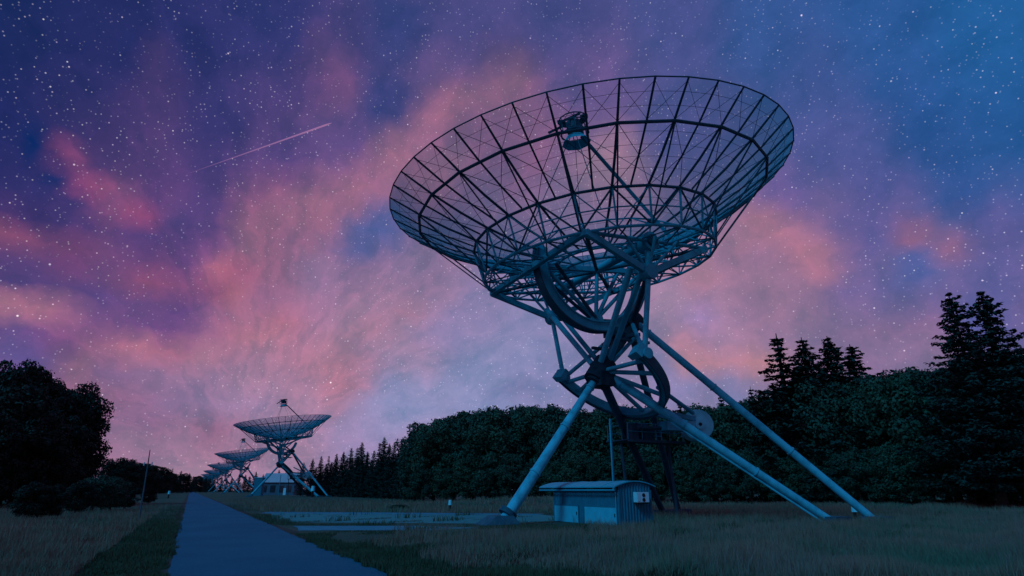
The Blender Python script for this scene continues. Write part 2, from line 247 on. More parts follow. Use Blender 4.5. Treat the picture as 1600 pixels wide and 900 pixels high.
# ------------------------------------------------------------------ mesh helpers
class MB:
    def __init__(s): s.v = []; s.f = []
    def add(s, vs_, fs_):
        o = len(s.v); s.v += [tuple(p) for p in vs_]; s.f += [tuple(i + o for i in f) for f in fs_]; return s
    def tube(s, p, q, r1, r2=None, n=8, caps=True):
        p = Vector(p); q = Vector(q); r2 = r1 if r2 is None else r2; d = (q - p).normalized()
        a = d.orthogonal().normalized(); b = d.cross(a); vs_ = []
        for c, r in ((p, r1), (q, r2)):
            for i in range(n):
                t = 2 * math.pi * i / n; vs_.append(c + a * (r * math.cos(t)) + b * (r * math.sin(t)))
        fs_ = [(i, (i + 1) % n, n + (i + 1) % n, n + i) for i in range(n)]
        if caps: fs_ += [tuple(range(n - 1, -1, -1)), tuple(range(n, 2 * n))]
        return s.add(vs_, fs_)
    def path(s, pts, r, n=6, closed=False):
        pts = [Vector(p) for p in pts]; N = len(pts); rs = r if isinstance(r, (list, tuple)) else [r] * N; vs_ = []; prev = None
        for i, p in enumerate(pts):
            d = ((pts[(i + 1) % N] - pts[i - 1]) if (closed or 0 < i < N - 1) else (pts[1] - pts[0] if i == 0 else pts[-1] - pts[-2])).normalized()
            a = (prev - d * prev.dot(d)).normalized() if prev else d.orthogonal().normalized()
            prev = a; b = d.cross(a)
            for k in range(n):
                t = 2 * math.pi * k / n; vs_.append(p + (a * math.cos(t) + b * math.sin(t)) * rs[i])
        fs_ = []
        for i in range(N if closed else N - 1):
            j = (i + 1) % N
            for k in range(n): fs_.append((i * n + k, i * n + (k + 1) % n, j * n + (k + 1) % n, j * n + k))
        if not closed: fs_ += [tuple(range(n - 1, -1, -1)), tuple(range((N - 1) * n, N * n))]
        return s.add(vs_, fs_)
    def beam(s, p, q, w, h, up=(0, 0, 1)):
        p = Vector(p); q = Vector(q); d = (q - p).normalized(); a = d.cross(Vector(up)).normalized(); b = a.cross(d)
        c = [a * (sx * w / 2) + b * (sy * h / 2) for sx, sy in ((-1, -1), (1, -1), (1, 1), (-1, 1))]
        return s.add([p + x for x in c] + [q + x for x in c], [(3, 2, 1, 0), (4, 5, 6, 7)] + [(i, (i + 1) % 4, 4 + (i + 1) % 4, 4 + i) for i in range(4)])
    def box(s, x0, x1, y0, y1, z0, z1):
        return s.add([(x0, y0, z0), (x1, y0, z0), (x1, y1, z0), (x0, y1, z0), (x0, y0, z1), (x1, y0, z1), (x1, y1, z1), (x0, y1, z1)],
                     [(3, 2, 1, 0), (4, 5, 6, 7), (0, 1, 5, 4), (1, 2, 6, 5), (2, 3, 7, 6), (3, 0, 4, 7)])
    def ring(s, c, ex, ey, ez, r0, r1, w, t0, t1, n=40):
        """box-section arc: radii r0..r1, half width w along ez, angles t0..t1 measured from ex to ey"""
        c, ex, ey, ez = Vector(c), Vector(ex), Vector(ey), Vector(ez); vs_ = []; fs_ = []
        for i in range(n + 1):
            t = t0 + (t1 - t0) * i / n; d = ex * math.cos(t) + ey * math.sin(t)
            for r, z in ((r0, -w), (r1, -w), (r1, w), (r0, w)): vs_.append(c + d * r + ez * z)
        for i in range(n):
            for k in range(4): fs_.append((i * 4 + k, i * 4 + (k + 1) % 4, (i + 1) * 4 + (k + 1) % 4, (i + 1) * 4 + k))
        fs_ += [(3, 2, 1, 0), tuple(n * 4 + k for k in range(4))]
        return s.add(vs_, fs_)
    def mesh(s, name, m, smooth=False):
        me = bpy.data.meshes.new(name); me.from_pydata(s.v, [], s.f); me.materials.append(m)
        if smooth:
            me.polygons.foreach_set('use_smooth', [True] * len(me.polygons))
            if hasattr(me, 'set_sharp_from_angle'): me.set_sharp_from_angle(angle=R(40))
        me.update(); return me
    def build(s, name, m, parent=None, mat=None, smooth=False):
        return link(name, s.mesh(name, m, smooth), parent, mat)
def link(name, me, parent=None, mat=None):
    o = bpy.data.objects.new(name, me); col.objects.link(o); o.parent = parent
    if mat is not None: o.matrix_local = mat
    return o
def empty(name, loc=(0, 0, 0), rz=0.):
    o = bpy.data.objects.new(name, None); col.objects.link(o); o.location = loc; o.rotation_euler = (0, 0, rz); o.empty_display_size = .5; return o
def tag(o, label=None, cat=None, group=None, kind=None):
    if label: o['label'] = label
    if cat: o['category'] = cat
    if group: o['group'] = group
    if kind: o['kind'] = kind
    return o
def copy_tree(o, parent=None):
    c = o.copy(); col.objects.link(c); c.parent = parent
    for ch in o.children: copy_tree(ch, c)
    return c

# ------------------------------------------------------------------ ground, road, paths
ROWD = Vector((-.4639, .8859, 0)); ROWP = Vector((.8859, .4639, 0))       # along the row of telescopes / across it
def smooth01(t): t = min(1, max(0, t)); return t * t * (3 - 2 * t)
def hground(x, y):
    a = x * ROWP.x + y * ROWP.y; b = x * ROWD.x + y * ROWD.y
    z = 0.
    # low grassy bank behind the near telescope
    z += .75 * math.exp(-((x - 3) / 11) ** 2 - ((y - 68) / 9) ** 2)
    # the field on the left swells a little beyond the shrubs
    z += 1.9 * smooth01((-a - 12) / 22) * smooth01((y - 40) / 40) * smooth01((260 - y) / 120)
    z += .25 * smooth01((y - 46) / 10) * smooth01((x - 12) / 20) * smooth01((140 - y) / 40)
    return z
def geo(a, b, n, first):
    out = [0.]; s = first
    while out[-1] < b: out.append(out[-1] + s); s *= n
    return out
ys = [-40, -20, -10, 0] + [y for y in np.arange(4, 110, 2.0)]; s_ = 3.
while ys[-1] < 6000: ys.append(ys[-1] + s_); s_ *= 1.22
xh = [x for x in np.arange(0, 90, 2.5)]; s_ = 3.
while xh[-1] < 6000: xh.append(xh[-1] + s_); s_ *= 1.25
xs = [-x for x in xh[:0:-1]] + xh
nv = len(xs)
V = [(x, y, hground(x, y)) for y in ys for x in xs]
F = [(j * nv + i, j * nv + i + 1, (j + 1) * nv + i + 1, (j + 1) * nv + i) for j in range(len(ys) - 1) for i in range(nv - 1)]
g = MB().add(V, F).build('ground', M['field'], smooth=True); tag(g, 'dark grassy field stretching to the horizon', 'ground', kind='structure')
def rowpt(a, b, z=0.):
    p = ROWP * a + ROWD * b; return Vector((p.x, p.y, z))
rA0 = Vector((-6.88, 12.8, 0)).dot(ROWP); rA1 = Vector((-2.5, 12.8, 0)).dot(ROWP)   # road edges
rng = random.Random(5)
def strip(name, a0, a1, b0, b1, z, mat, n=60, jit=.08, th=.0):
    vs_ = []; fs_ = []
    for i in range(n + 1):
        t = i / n; b = b0 + (b1 - b0) * t ** 2 if b1 - b0 > 200 else b0 + (b1 - b0) * t
        vs_ += [rowpt(a0 + rng.uniform(-jit, jit), b, z), rowpt(a1 + rng.uniform(-jit, jit), b, z)]
    for i in range(n): fs_.append((2 * i, 2 * i + 1, 2 * i + 3, 2 * i + 2))
    return MB().add(vs_, fs_).build(name, mat)
road = strip('road', rA0, rA1, -15, 2200, .012, M['asphalt'], 160, .05); tag(road, 'straight narrow asphalt road running towards the horizon on the left', 'road', kind='structure')
sh = strip('road_shoulder', rA0 - .45, rA1 + .35, -15, 2200, .005, M['soil'], 160, .12); tag(sh, 'dark soil edge along the asphalt road', 'road shoulder', kind='structure')
def patch(name, pts, z, mat, label, cat):
    vs_ = []
    for i in range(len(pts)):
        p, q = Vector((*pts[i], 0)), Vector((*pts[(i + 1) % len(pts)], 0)); k = max(2, int((q - p).length / 1.2))
        for j in range(k):
            w = p.lerp(q, j / k); vs_.append((w.x + rng.uniform(-.07, .07), w.y + rng.uniform(-.07, .07), z))
    return tag(MB().add(vs_, [tuple(range(len(vs_)))]).build(name, mat), label, cat, kind='structure')
patch('lawn', [(-12.6, 33.2), (-.6, 31.6), (4, 36.5), (2, 43.4), (-17.6, 45.4)], .004, M['lawn'], 'short mown lawn between the two pale side paths', 'lawn')
patch('concrete_path', [(-8.9, 26.3), (-3.2, 26.5), (-1.6, 28.2), (-4.5, 29.7), (-10.3, 29.6)], .009, M['path'], 'pale concrete side path nearest the camera', 'path')
patch('concrete_path', [(-18.4, 45.2), (1.5, 42.6), (2.4, 44.4), (-19.2, 49.2)], .009, M['path'], 'pale concrete side path beyond the lawn', 'path')

# ------------------------------------------------------------------ radio telescope
DISH = Matrix.Translation((.605, 0, 15.205)) @ Matrix.Rotation(R(-7.79), 4, 'Y')     # reflector vertex and axis
def surf(r): return r * r / 35.
def pol(r, deg, w): t = R(deg); return Vector((r * math.cos(t), r * math.sin(t), w))
A0 = 2.0            # angle of the first main rib
RA, WA, RB, WB, RC, WC = 10.87, 3.21, 7.6, 1.5, 7.18, -.52
def make_telescope():
    root = empty('radio_telescope')
    def part(name, mb, m, parent=root, smooth=True): return mb.build(name, M[m], parent, None, smooth)
    Dp = lambda r, d, w: DISH @ pol(r, d, w)
    # --- reflector: inner hub ring carries ribs, rings, rods and panels
    refl = part('reflector', MB().path([Dp(2.4, i * 15, surf(2.4) - .08) for i in range(24)], .09, 6, True).path([Dp(2.4, i * 15, -.55) for i in range(24)], .09, 6, True), 'steel')
    def spin(name, me, n, a0, step, parent=refl):
        for i in range(n): link(name, me, parent, DISH @ Matrix.Rotation(R(a0 + i * step), 4, 'Z'))
    rr = [2.4, 4.2, 6, 7.6, 9.2, 10.87, 12.5]
    spin('main_rib', MB().path([pol(r, 0, surf(r) - .07) for r in rr], [.055, .06, .07, .075, .07, .065, .05], 6).mesh('main_rib', M['steel_dark'], True), 24, A0, 15)
    spin('rib', MB().path([pol(r, 0, surf(r) - .07) for r in rr[3:]], .055, 6).mesh('rib', M['steel_dark'], True), 24, A0 + 7.5, 15)
    spin('lower_chord', MB().tube(pol(RA, 0, WA), pol(RC, 0, WC), .045, n=6).mesh('lower_chord', M['steel_dark'], True), 24, A0, 15)
    spin('ring_beam', MB().tube(pol(RA, 0, WA), pol(RA, 15, WA), .085, n=6).mesh('ring_beam', M['steel_dark'], True), 24, A0, 15)
    spin('ring_beam', MB().tube(pol(RB, 0, WB), pol(RB, 15, WB), .085, n=6).mesh('ring_beam', M['steel_dark'], True), 24, A0, 15)
    for r in (12.5,): part('rim', MB().path([Dp(r, A0 + i * 7.5, surf(r) - .03) for i in range(48)], .035, 6, True), 'steel_dark', refl)
    for r in (11.95, 11.4, 10.3, 9.7, 9.1, 8.5, 6.7, 5.8, 4.9, 4.0, 3.2): part('purlin', MB().path([Dp(r, A0 + i * 7.5, surf(r) - .02) for i in range(48)], .009, 4, True), 'steel_dark', refl)
    xb = MB()
    for s0, s1 in ((0, 15), (15, 0)): xb.path([pol(RA, s0, WA + .02), pol((RA + RB) / 2, 7.5, surf((RA + RB) / 2) - .1), pol(RB, s1, WB)], .018, 4)
    spin('brace_rod', xb.mesh('brace_rod', M['steel_dark'], True), 24, A0, 15)
    xb = MB()
    for s0, s1 in ((0, 7.5), (7.5, 0)): xb.tube(pol(12.4, s0, surf(12.4) - .08), pol(RA, s1, surf(RA) - .08), .012, n=4)
    spin('brace_rod', xb.mesh('brace_rod', M['steel_dark'], True), 48, A0, 7.5)
    for r0, r1 in ((10.87, 12.5), (7.6, 10.87), (2.4, 7.6)):
        mb = MB(); vs_ = []
        for i in range(5):
            r = r0 + (r1 - r0) * i / 4; vs_ += [pol(r, .12, surf(r)), pol(r, 7.38, surf(r))]
        mb.add(vs_, [(2 * i, 2 * i + 1, 2 * i + 3, 2 * i + 2) for i in range(4)])
        spin('mesh_panel', mb.mesh('mesh_panel', M['mesh'], True), 48, A0, 7.5)
    # --- drum truss under the reflector
    drum = part('drum_truss', MB().path([Dp(RC, A0 + i * 15, WC) for i in range(24)], .085, 6, True), 'steel')
    spin('drum_post', MB().tube(pol(RB, 0, WB), pol(RC, 0, WC), .06, n=6).mesh('drum_post', M['steel'], True), 24, A0, 15, drum)
    spin('drum_diagonal', MB().tube(pol(RB, 0, WB), pol(RC, 15, WC), .055, n=6).mesh('drum_diagonal', M['steel_dark'], True), 12, A0, 30, drum)
    spin('drum_diagonal', MB().tube(pol(RB, 30, WB), pol(RC, 15, WC), .055, n=6).mesh('drum_diagonal', M['steel_dark'], True), 12, A0, 30, drum)
    spin('drum_diagonal', MB().tube(pol(RB, 15, WB), pol(RC, 0, WC), .035, n=5).mesh('drum_diagonal', M['steel'], True), 12, A0, 30, drum)
    spin('drum_diagonal', MB().tube(pol(RB, 15, WB), pol(RC, 30, WC), .035, n=5).mesh('drum_diagonal', M['steel'], True), 12, A0, 30, drum)
    part('drum_ring', MB().path([Dp((RB + RC) / 2, A0 + i * 15, (WB + WC) / 2) for i in range(24)], .04, 6, True), 'steel', drum)
    part('drum_ring', MB().path([Dp(4.6, A0 + i * 15, -.54) for i in range(24)], .05, 6, True), 'steel', drum)
    part('drum_ring', MB().path([Dp(5.2, A0 + i * 15, surf(5.2) - .08) for i in range(24)], .05, 6, True), 'steel', drum)
    spin('radial_strut', MB().tube(pol(RC, 0, WC), pol(2.4, 0, -.55), .06, n=6).mesh('radial_strut', M['steel'], True), 24, A0, 15, drum)
    spin('radial_diagonal', MB().tube(pol(RC, 0, WC), pol(5.2, 0, surf(5.2) - .08), .045, n=5).tube(pol(4.6, 0, -.54), pol(5.2, 0, surf(5.2) - .08), .045, n=5).tube(pol(4.6, 0, -.54), pol(2.4, 0, surf(2.4) - .08), .045, n=5).mesh('radial_diagonal', M['steel'], True), 24, A0, 15, drum)
    spin('floor_brace', MB().tube(pol(RC, 0, WC), pol(4.8, 15, -.54), .04, n=5).tube(pol(RC, 30, WC), pol(4.8, 15, -.54), .04, n=5).mesh('floor_brace', M['steel_dark'], True), 12, A0, 30, drum)
    # --- heavy frame that carries the drum on the declination axis
    def T(p, q, r, name, m='steel', parent=root, n=10, r2=None): return part(name, MB().tube(p, q, r, r2, n), m, parent)
    frame = part('support_frame', MB().tube((.6, -5.3, 14.62), (.6, 5.3, 14.62), .26, n=14), 'steel')
    for s in (-1, 1):
        Lp, Rp_, Ap = Vector((-4.05, 5.5 * s, 14.0)), Vector((5.3, 4.6 * s, 15.28)), Vector((.33, 5.0 * s, 12.73))
        part('frame_beam', MB().beam(Ap, Lp, .26, .36), 'steel', frame, False)
        part('frame_beam', MB().beam(Ap, Rp_, .26, .36), 'steel', frame, False)
        T(Ap, (.6, 4.75 * s, 14.62), .16, 'frame_post', 'steel', frame)
        T(Ap, (-1.3, 5.3 * s, 14.4), .09, 'frame_post', 'steel', frame)
        T(Ap, (2.4, 5.3 * s, 14.9), .09, 'frame_post', 'steel', frame)
        T(Ap, (.2, 5.9 * s, 14.5), .09, 'frame_post', 'steel', frame)
        bo = part('bearing', MB().tube((.6, 4.35 * s, 14.62), (.6, 5.15 * s, 14.62), .55, n=20), 'steel', frame)
        T((.6, 5.1 * s, 14.62), (.6, 5.3 * s, 14.62), .34, 'bearing_cap', 'steel_dark', frame, 16)
        T(Lp, Rp_, .11, 'frame_tie', 'steel', frame)
    part('frame_beam', MB().beam((-4.05, -5.5, 14.0), (-4.05, 5.5, 14.0), .28, .34), 'steel', frame, False)
    part('frame_beam', MB().beam((5.3, -4.6, 15.28), (5.3, 4.6, 15.28), .28, .34), 'steel', frame, False)
    part('frame_beam', MB().beam((-4.05, 0, 14.05), (5.3, 0, 15.25), .28, .3, (0, 0, 1)), 'steel', frame, False)
    for s in (-1, 1):
        T((-4.05, 5.5 * s, 14.0), (.6, 0, 14.55), .11, 'frame_tie', 'steel_dark', frame)
        T((5.3, 4.6 * s, 15.28), (.6, 0, 14.55), .11, 'frame_tie', 'steel_dark', frame)
    # --- declination wheel: half a gear wheel in the plane of the meridian
    dc = Vector((.2, 0, 14.62)); ex, ey, ez = Vector((0, 0, -1)), Vector((1, 0, 0)), Vector((0, 1, 0))
    tl = R(7.8)
    dw = part('declination_wheel', MB().ring(dc, ex, ey, ez, 3.5, 4.0, .27, R(-94) - tl, R(88) - tl, 48), 'steel')
    part('gear_rim', MB().ring(dc, ex, ey, ez, 4.0, 4.07, .33, R(-92) - tl, R(86) - tl, 48), 'steel_dark', dw, False)
    part('flange', MB().ring(dc, ex, ey, ez, 3.42, 3.5, .36, R(-92) - tl, R(86) - tl, 48), 'steel', dw, False)
    part('gusset', MB().tube((.35, -.22, 11.2), (.35, .22, 11.2), .5, n=6), 'steel', dw, False)
    for p in ((.6, 0, 14.5), (-3.2, 0, 14.1), (4.0, 0, 15.0), (2.2, 0, 14.7)): T(p, (.35, 0, 11.35), .13, 'spoke', 'steel', dw)
    for p, q in (((-3.2, .9, 14.1), (.2, .2, 11.4)), ((-3.0, -.9, 14.1), (.2, -.2, 11.4))): T(p, q, .11, 'spoke', 'steel_dark', dw)
    # --- polar axis and hour-angle wheel
    Pd = Vector((.603, 0, .798)); H = Vector((.48, 0, 8.2)); P = Vector((3.1, 0, 11.5))
    ax = part('polar_shaft', MB().tube(H - Pd * .9, P + Pd * .5, .36, n=18), 'steel_dark')
    part('lower_bearing', MB().tube(H - Pd * .75, H + Pd * .75, .68, n=18).tube(H - Pd * .9, H - Pd * .75, .5, n=18).box(H.x - .5, H.x + .5, -.75, .75, H.z - .9, H.z - .1), 'bearing', ax)
    part('upper_bearing', MB().tube(P - Pd * .5, P + Pd * .5, .6, n=18).tube(P + Pd * .5, P + Pd * .65, .42, n=18), 'bearing', ax)
    hx, hy = Vector((0, 1, 0)), Vector((.798, 0, -.603))
    HC = H + Vector((0, 0, .15))
    hw = part('hour_angle_wheel', MB().ring(HC, hx, hy, Pd, 3.82, 4.12, .16, R(-6), R(186), 56), 'steel')
    part('gear_rim', MB().ring(HC, hx, hy, Pd, 4.12, 4.2, .28, R(-5), R(185), 56), 'steel_dark', hw, False)
    part('flange', MB().ring(HC, hx, hy, Pd, 3.76, 3.82, .26, R(-5), R(185), 56), 'steel', hw, False)
    for d in (4, 18, 90, 132, 160, 176):
        t = R(d); q = HC + (hx * math.cos(t) + hy * math.sin(t)) * 3.7
        T(H + (q - H).normalized() * .5, q, .13, 'spoke', 'steel', hw)
    part('end_box', MB().ring(HC, hx, hy, Pd, 3.4, 4.25, .36, R(-9), R(-3), 3), 'steel', hw, False)
    part('end_box', MB().ring(HC, hx, hy, Pd, 3.4, 4.25, .36, R(183), R(189), 3), 'steel', hw, False)
    # --- yoke between the polar axis and the declination bearings
    yk = part('yoke', MB().beam((2.1, -1.6, 10.3), (2.1, 1.6, 10.3), .5, .22, (0, 0, 1)).beam((.9, -1.3, 9.95), (3.2, -1.3, 9.95), .2, .16).beam((.9, 1.3, 9.95), (3.2, 1.3, 9.95), .2, .16), 'steel_dark', root, False)
    for s in (-1, 1):
        Ap = Vector((.33, 5.0 * s, 12.73)); En = HC + Vector((0, 4.0 * s, .1))
        T(Ap + Vector((-.75, -.55 * s, .35)), H + Vector((-.25, .45 * s, .5)), .19, 'yoke_strut', 'tube', yk, 12, .17)
        T(Ap + Vector((.1, -.55 * s, .35)), H + Vector((.35, .5 * s, .6)), .16, 'yoke_strut', 'steel', yk, 12)
        T(Ap, En, .15, 'yoke_strut', 'tube', yk, 12)
        T(P + Vector((-.3, .4 * s, -.2)), En, .13, 'yoke_strut', 'tube', yk, 10)
        T(Ap, P, .17, 'yoke_strut', 'steel_dark', yk, 10)
        T(H + Vector((.4, .3 * s, .3)), (2.1, 1.5 * s, 10.2), .12, 'yoke_brace', 'steel', yk, 8)
        part('joint', MB().tube(En + Vector((0, -.35, 0)), En + Vector((0, .35, 0)), .3, n=14), 'steel', yk)
        part('joint', MB().tube(Ap + Vector((0, -.3, 0)), Ap + Vector((0, .3, 0)), .42, n=16), 'steel', yk)
    part('motor', MB().box(1.2, 2.0, -.5, .5, 10.42, 10.95).tube((1.6, -.9, 10.7), (1.6, -.5, 10.7), .22, n=12), 'steel_dark', yk, False)
    # --- counterweight on its arm
    cc, cn = Vector((7.25, -.55, 5.42)), Vector((-.6, -.8, 0)); sd = Vector((.8, -.6, 0))
    cw = part('counterweight', MB().tube(cc, cc - cn * 1.9, .9, n=40), 'drum')
    part('rim_plate', MB().tube(cc + cn * .06, cc - cn * .02, .92, n=40), 'drum', cw)
    part('hub', MB().tube(cc + cn * .24 + sd * .1, cc + sd * .1, .28, n=18), 'drum', cw)
    part('hub_hole', MB().tube(cc + cn * .28 + sd * .12, cc + cn * .2 + sd * .12, .1, n=12), 'bearing', cw)
    part('shackle', MB().tube(cc + cn * .2 - sd * .3 - Vector((0, 0, .3)), cc - sd * .12 - Vector((0, 0, .42)), .12, n=8), 'bearing', cw, False)
    for s in (-.45, .45):
        part('counterweight_arm', MB().beam((3.6, s, 6.15), (7.3, s, 5.75), .16, .26), 'steel', cw, False)
    T((3.85, -1.0, 7.4), (6.9, -.6, 6.1), .13, 'counterweight_arm', 'steel', cw); T((3.5, .6, 5.2), (6.7, .5, 5.2), .12, 'counterweight_arm', 'steel_dark', cw)
    part('gearbox', MB().box(5.2, 6.3, -.1, .8, 5.05, 5.6).tube((6.2, .2, 5.3), (6.7, .2, 5.3), .3, n=14), 'steel', cw, False)
    # --- legs: one front, two under the lower bearing, two under the upper bearing
    def leg(top, foot, r1, r2, m, name='leg', zfoot=0.):
        d = (Vector(foot) - Vector(top)); f = Vector(foot) if abs(foot[2]) < 1e-3 else Vector(top) + d * (top[2] / (top[2] - foot[2]))
        l = T(top, f, r1, name, m, root, 18, r2); u_ = (f - Vector(top)).normalized()
        for k_ in (.06, .36, .68):
            p_ = Vector(top).lerp(f, k_); r_ = r1 + (r2 - r1) * k_; part('flange', MB().tube(p_ - u_ * .04, p_ + u_ * .04, r_ + .045, n=18), m, l)
        return l, f
    l, f = leg((.05, 0, 7.65), (-5.86, 0, .12), .21, .30, 'tube')
    ft = part('footing', MB().add([(-7.3, -.75, -.1), (-5.2, -.75, -.1), (-5.2, .75, -.1), (-7.3, .75, -.1), (-6.5, -.5, .42), (-5.55, -.5, .42), (-5.55, .5, .42), (-6.5, .5, .42)], [(4, 5, 6, 7), (0, 1, 5, 4), (1, 2, 6, 5), (2, 3, 7, 6), (3, 0, 4, 7)]), 'concrete', l, False)
    part('foot_plate', MB().tube((-5.7, 0, .42), (-5.55, 0, .62), .46, n=16), 'steel_dark', l)
    for s, m in ((-1, 'tube'), (1, 'steel_dark')):  # far leg of each pair takes the darker steel
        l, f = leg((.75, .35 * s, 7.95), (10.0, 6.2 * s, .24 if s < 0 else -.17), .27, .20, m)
        part('footing', MB().box(f.x - .5, f.x + .8, f.y - .5, f.y + .5, -.1, .3), 'concrete', l, False)
        q0, q1 = Vector((.75, .35 * s, 7.95)).lerp(f, .30), Vector((.75, .35 * s, 7.95)).lerp(f, .97); dz = Vector((0, 0, -.36))
        T(q0 + dz, q1 + dz, .06, 'cable_duct', m, l, 8)
        for k_ in (.0, .25, .5, .75, 1.): T(q0.lerp(q1, k_), q0.lerp(q1, k_) + dz, .03, 'duct_clamp', m, l, 6)
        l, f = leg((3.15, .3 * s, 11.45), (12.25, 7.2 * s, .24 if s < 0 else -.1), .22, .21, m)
        part('footing', MB().box(f.x - .5, f.x + .8, f.y - .5, f.y + .5, -.1, .3), 'concrete', l, False)
    # --- drive platform with its rail, and the cable pipe
    pf = part('drive_platform', MB().box(3.0, 7.6, 1.0, 3.2, 4.46, 4.52).beam((3.0, 1.0, 4.42), (7.6, 1.0, 4.42), .06, .1), 'steel_dark', root, False)
    for x in (3.1, 4.2, 5.3, 6.4, 7.5):
        for y in (1.1, 3.1): T((x, y, 4.5), (x, y, 5.5), .028, 'rail_post', 'steel', pf, 6)
    for y in (1.1, 3.1):
        for z in (5.0, 5.5): T((3.1, y, z), (7.5, y, z), .025, 'rail', 'steel', pf, 6)
    for x, y in ((3.4, 1.2), (7.2, 1.2)): T((x, y + 1, 4.4), (x + .3, y + 1, 0), .09, 'platform_post', 'steel_dark', pf, 8)
    part('control_box', MB().box(4.6, 5.4, 1.4, 2.0, 4.52, 5.35), 'steel_dark', pf, False)
    part('drive_motor', MB().tube((3.9, 1.6, 5.2), (4.9, 1.6, 5.3), .3, n=14).box(3.6, 4.1, 1.3, 1.9, 4.52, 5.5), 'steel_dark', pf, False)
    T((.92, -.06, 0), (.92, -.06, 5.5), .045, 'cable_pipe', 'steel', root, 8); T((1.08, .06, 0), (1.08, .06, 5.5), .045, 'cable_pipe', 'steel', root, 8)
    # --- feed cabin at the focus
    Fp = lambda u, v, w: DISH @ Vector((u, v, w))
    fc = part('feed_cabin', MB().tube(Fp(0, 0, 9.15), Fp(0, 0, 9.95), .5, .5, n=10).tube(Fp(.6, .1, 9.2), Fp(.6, .1, 9.9), .2, n=8).tube(Fp(-.45, -.5, 9.2), Fp(-.45, -.5, 9.8), .2, n=8), 'steel_dark')
    part('feed_horn', MB().tube(Fp(0, 0, 8.85), Fp(0, 0, 8.35), .6, 1.0, n=8, caps=False), 'steel', fc, False)
    for w in (9.05, 9.75, 10.15): part('cabin_ring', MB().path([Fp(.95 * math.cos(i * .5236), .95 * math.sin(i * .5236), w) for i in range(12)], .045, 6, True), 'steel_dark', fc)
    for i in range(6): part('cabin_post', MB().tube(Fp(.95 * math.cos(i * 1.0472), .95 * math.sin(i * 1.0472), 9.05), Fp(.95 * math.cos(i * 1.0472), .95 * math.sin(i * 1.0472), 10.15), .035, n=5), 'steel_dark', fc)
    part('cabin_roof', MB().ring(Fp(0, 0, 10.2), DISH.to_3x3() @ Vector((1, 0, 0)), DISH.to_3x3() @ Vector((0, 1, 0)), DISH.to_3x3() @ Vector((0, 0, 1)), .55, 1.05, .05, R(-60), R(150), 14), 'bearing', fc)
    for s in (-1, 1): part('cabin_arm', MB().beam(Fp(-1.7, .6 * s, 9.2), Fp(.2, .6 * s, 10.3), .08, .16), 'bearing', fc, False)
    T(Fp(.5, 0, 9.0), Fp(7.3, 0, surf(7.3)), .13, 'feed_strut', 'steel_dark')
    for d in (122, 238): T(Fp(.4 * math.cos(R(d)), .4 * math.sin(R(d)), 8.9), Fp(6.0 * math.cos(R(d)), 6.0 * math.sin(R(d)), surf(6.0)), .03, 'feed_guy', 'steel_dark', root, 6)
    for d in (-60, 60): T(Fp(.4 * math.cos(R(d)), .4 * math.sin(R(d)), 8.9), Fp(7 * math.cos(R(d)), 7 * math.sin(R(d)), surf(7.0)), .02, 'feed_guy', 'steel_dark', root, 5)
    return root
BASE = Vector((4.779, 33.682, 0)); RZ = R(27.639); SP = 145.2
tel = make_telescope(); tel.location = BASE; tel.rotation_euler = (0, 0, RZ)
TG = 'radio telescopes standing in a row'
tag(tel, 'huge wire-mesh radio telescope nearest the camera, towering over the small shed', 'radio telescope', TG)
bpy.context.view_layer.update()
t2 = copy_tree(tel); t2.location = BASE + ROWD * SP
tag(t2, 'second radio telescope along the row, in front of the low building with pale roof', 'radio telescope', TG)
t3 = copy_tree(tel); t3.location = BASE + ROWD * SP * 2
tag(t3, 'third radio telescope along the row, just left of the second', 'radio telescope', TG)
def merged(root):
    """one light mesh of a whole telescope for those too far off to show parts"""
    vs_, fs_, mi, mats = [], [], [], []
    bpy.context.view_layer.update(); inv_ = root.matrix_world.inverted()
    def walk(o):
        for ch in o.children:
            if ch.type == 'MESH' and ch.name.split('.')[0] not in ('purlin', 'brace_rod', 'rail', 'rail_post'):
                me = ch.data; T_ = np.array(inv_ @ ch.matrix_world); n = len(me.vertices); c = np.empty(n * 3); me.vertices.foreach_get('co', c)
                c = c.reshape(-1, 3) @ T_[:3, :3].T + T_[:3, 3]; o_ = len(vs_); vs_.extend(map(tuple, c))
                m = me.materials[0]
                if m not in mats: mats.append(m)
                k = mats.index(m)
                for p in me.polygons: fs_.append(tuple(o_ + i for i in p.vertices)); mi.append(k)
            walk(ch)
    walk(root); me = bpy.data.meshes.new('radio_telescope'); me.from_pydata(vs_, [], fs_)
    for m in mats: me.materials.append(m)
    me.polygons.foreach_set('material_index', mi); me.update(); return me
far_me = merged(tel)
ORD = {3: 'fourth', 4: 'fifth', 5: 'sixth', 6: 'seventh', 7: 'eighth', 8: 'ninth'}
for k in range(3, 9):
    o = link('radio_telescope', far_me); o.location = BASE + ROWD * SP * k; o.rotation_euler = (0, 0, RZ)
    tag(o, f'tiny distant radio telescope, {ORD[k]} along the row from the camera', 'radio telescope', TG)

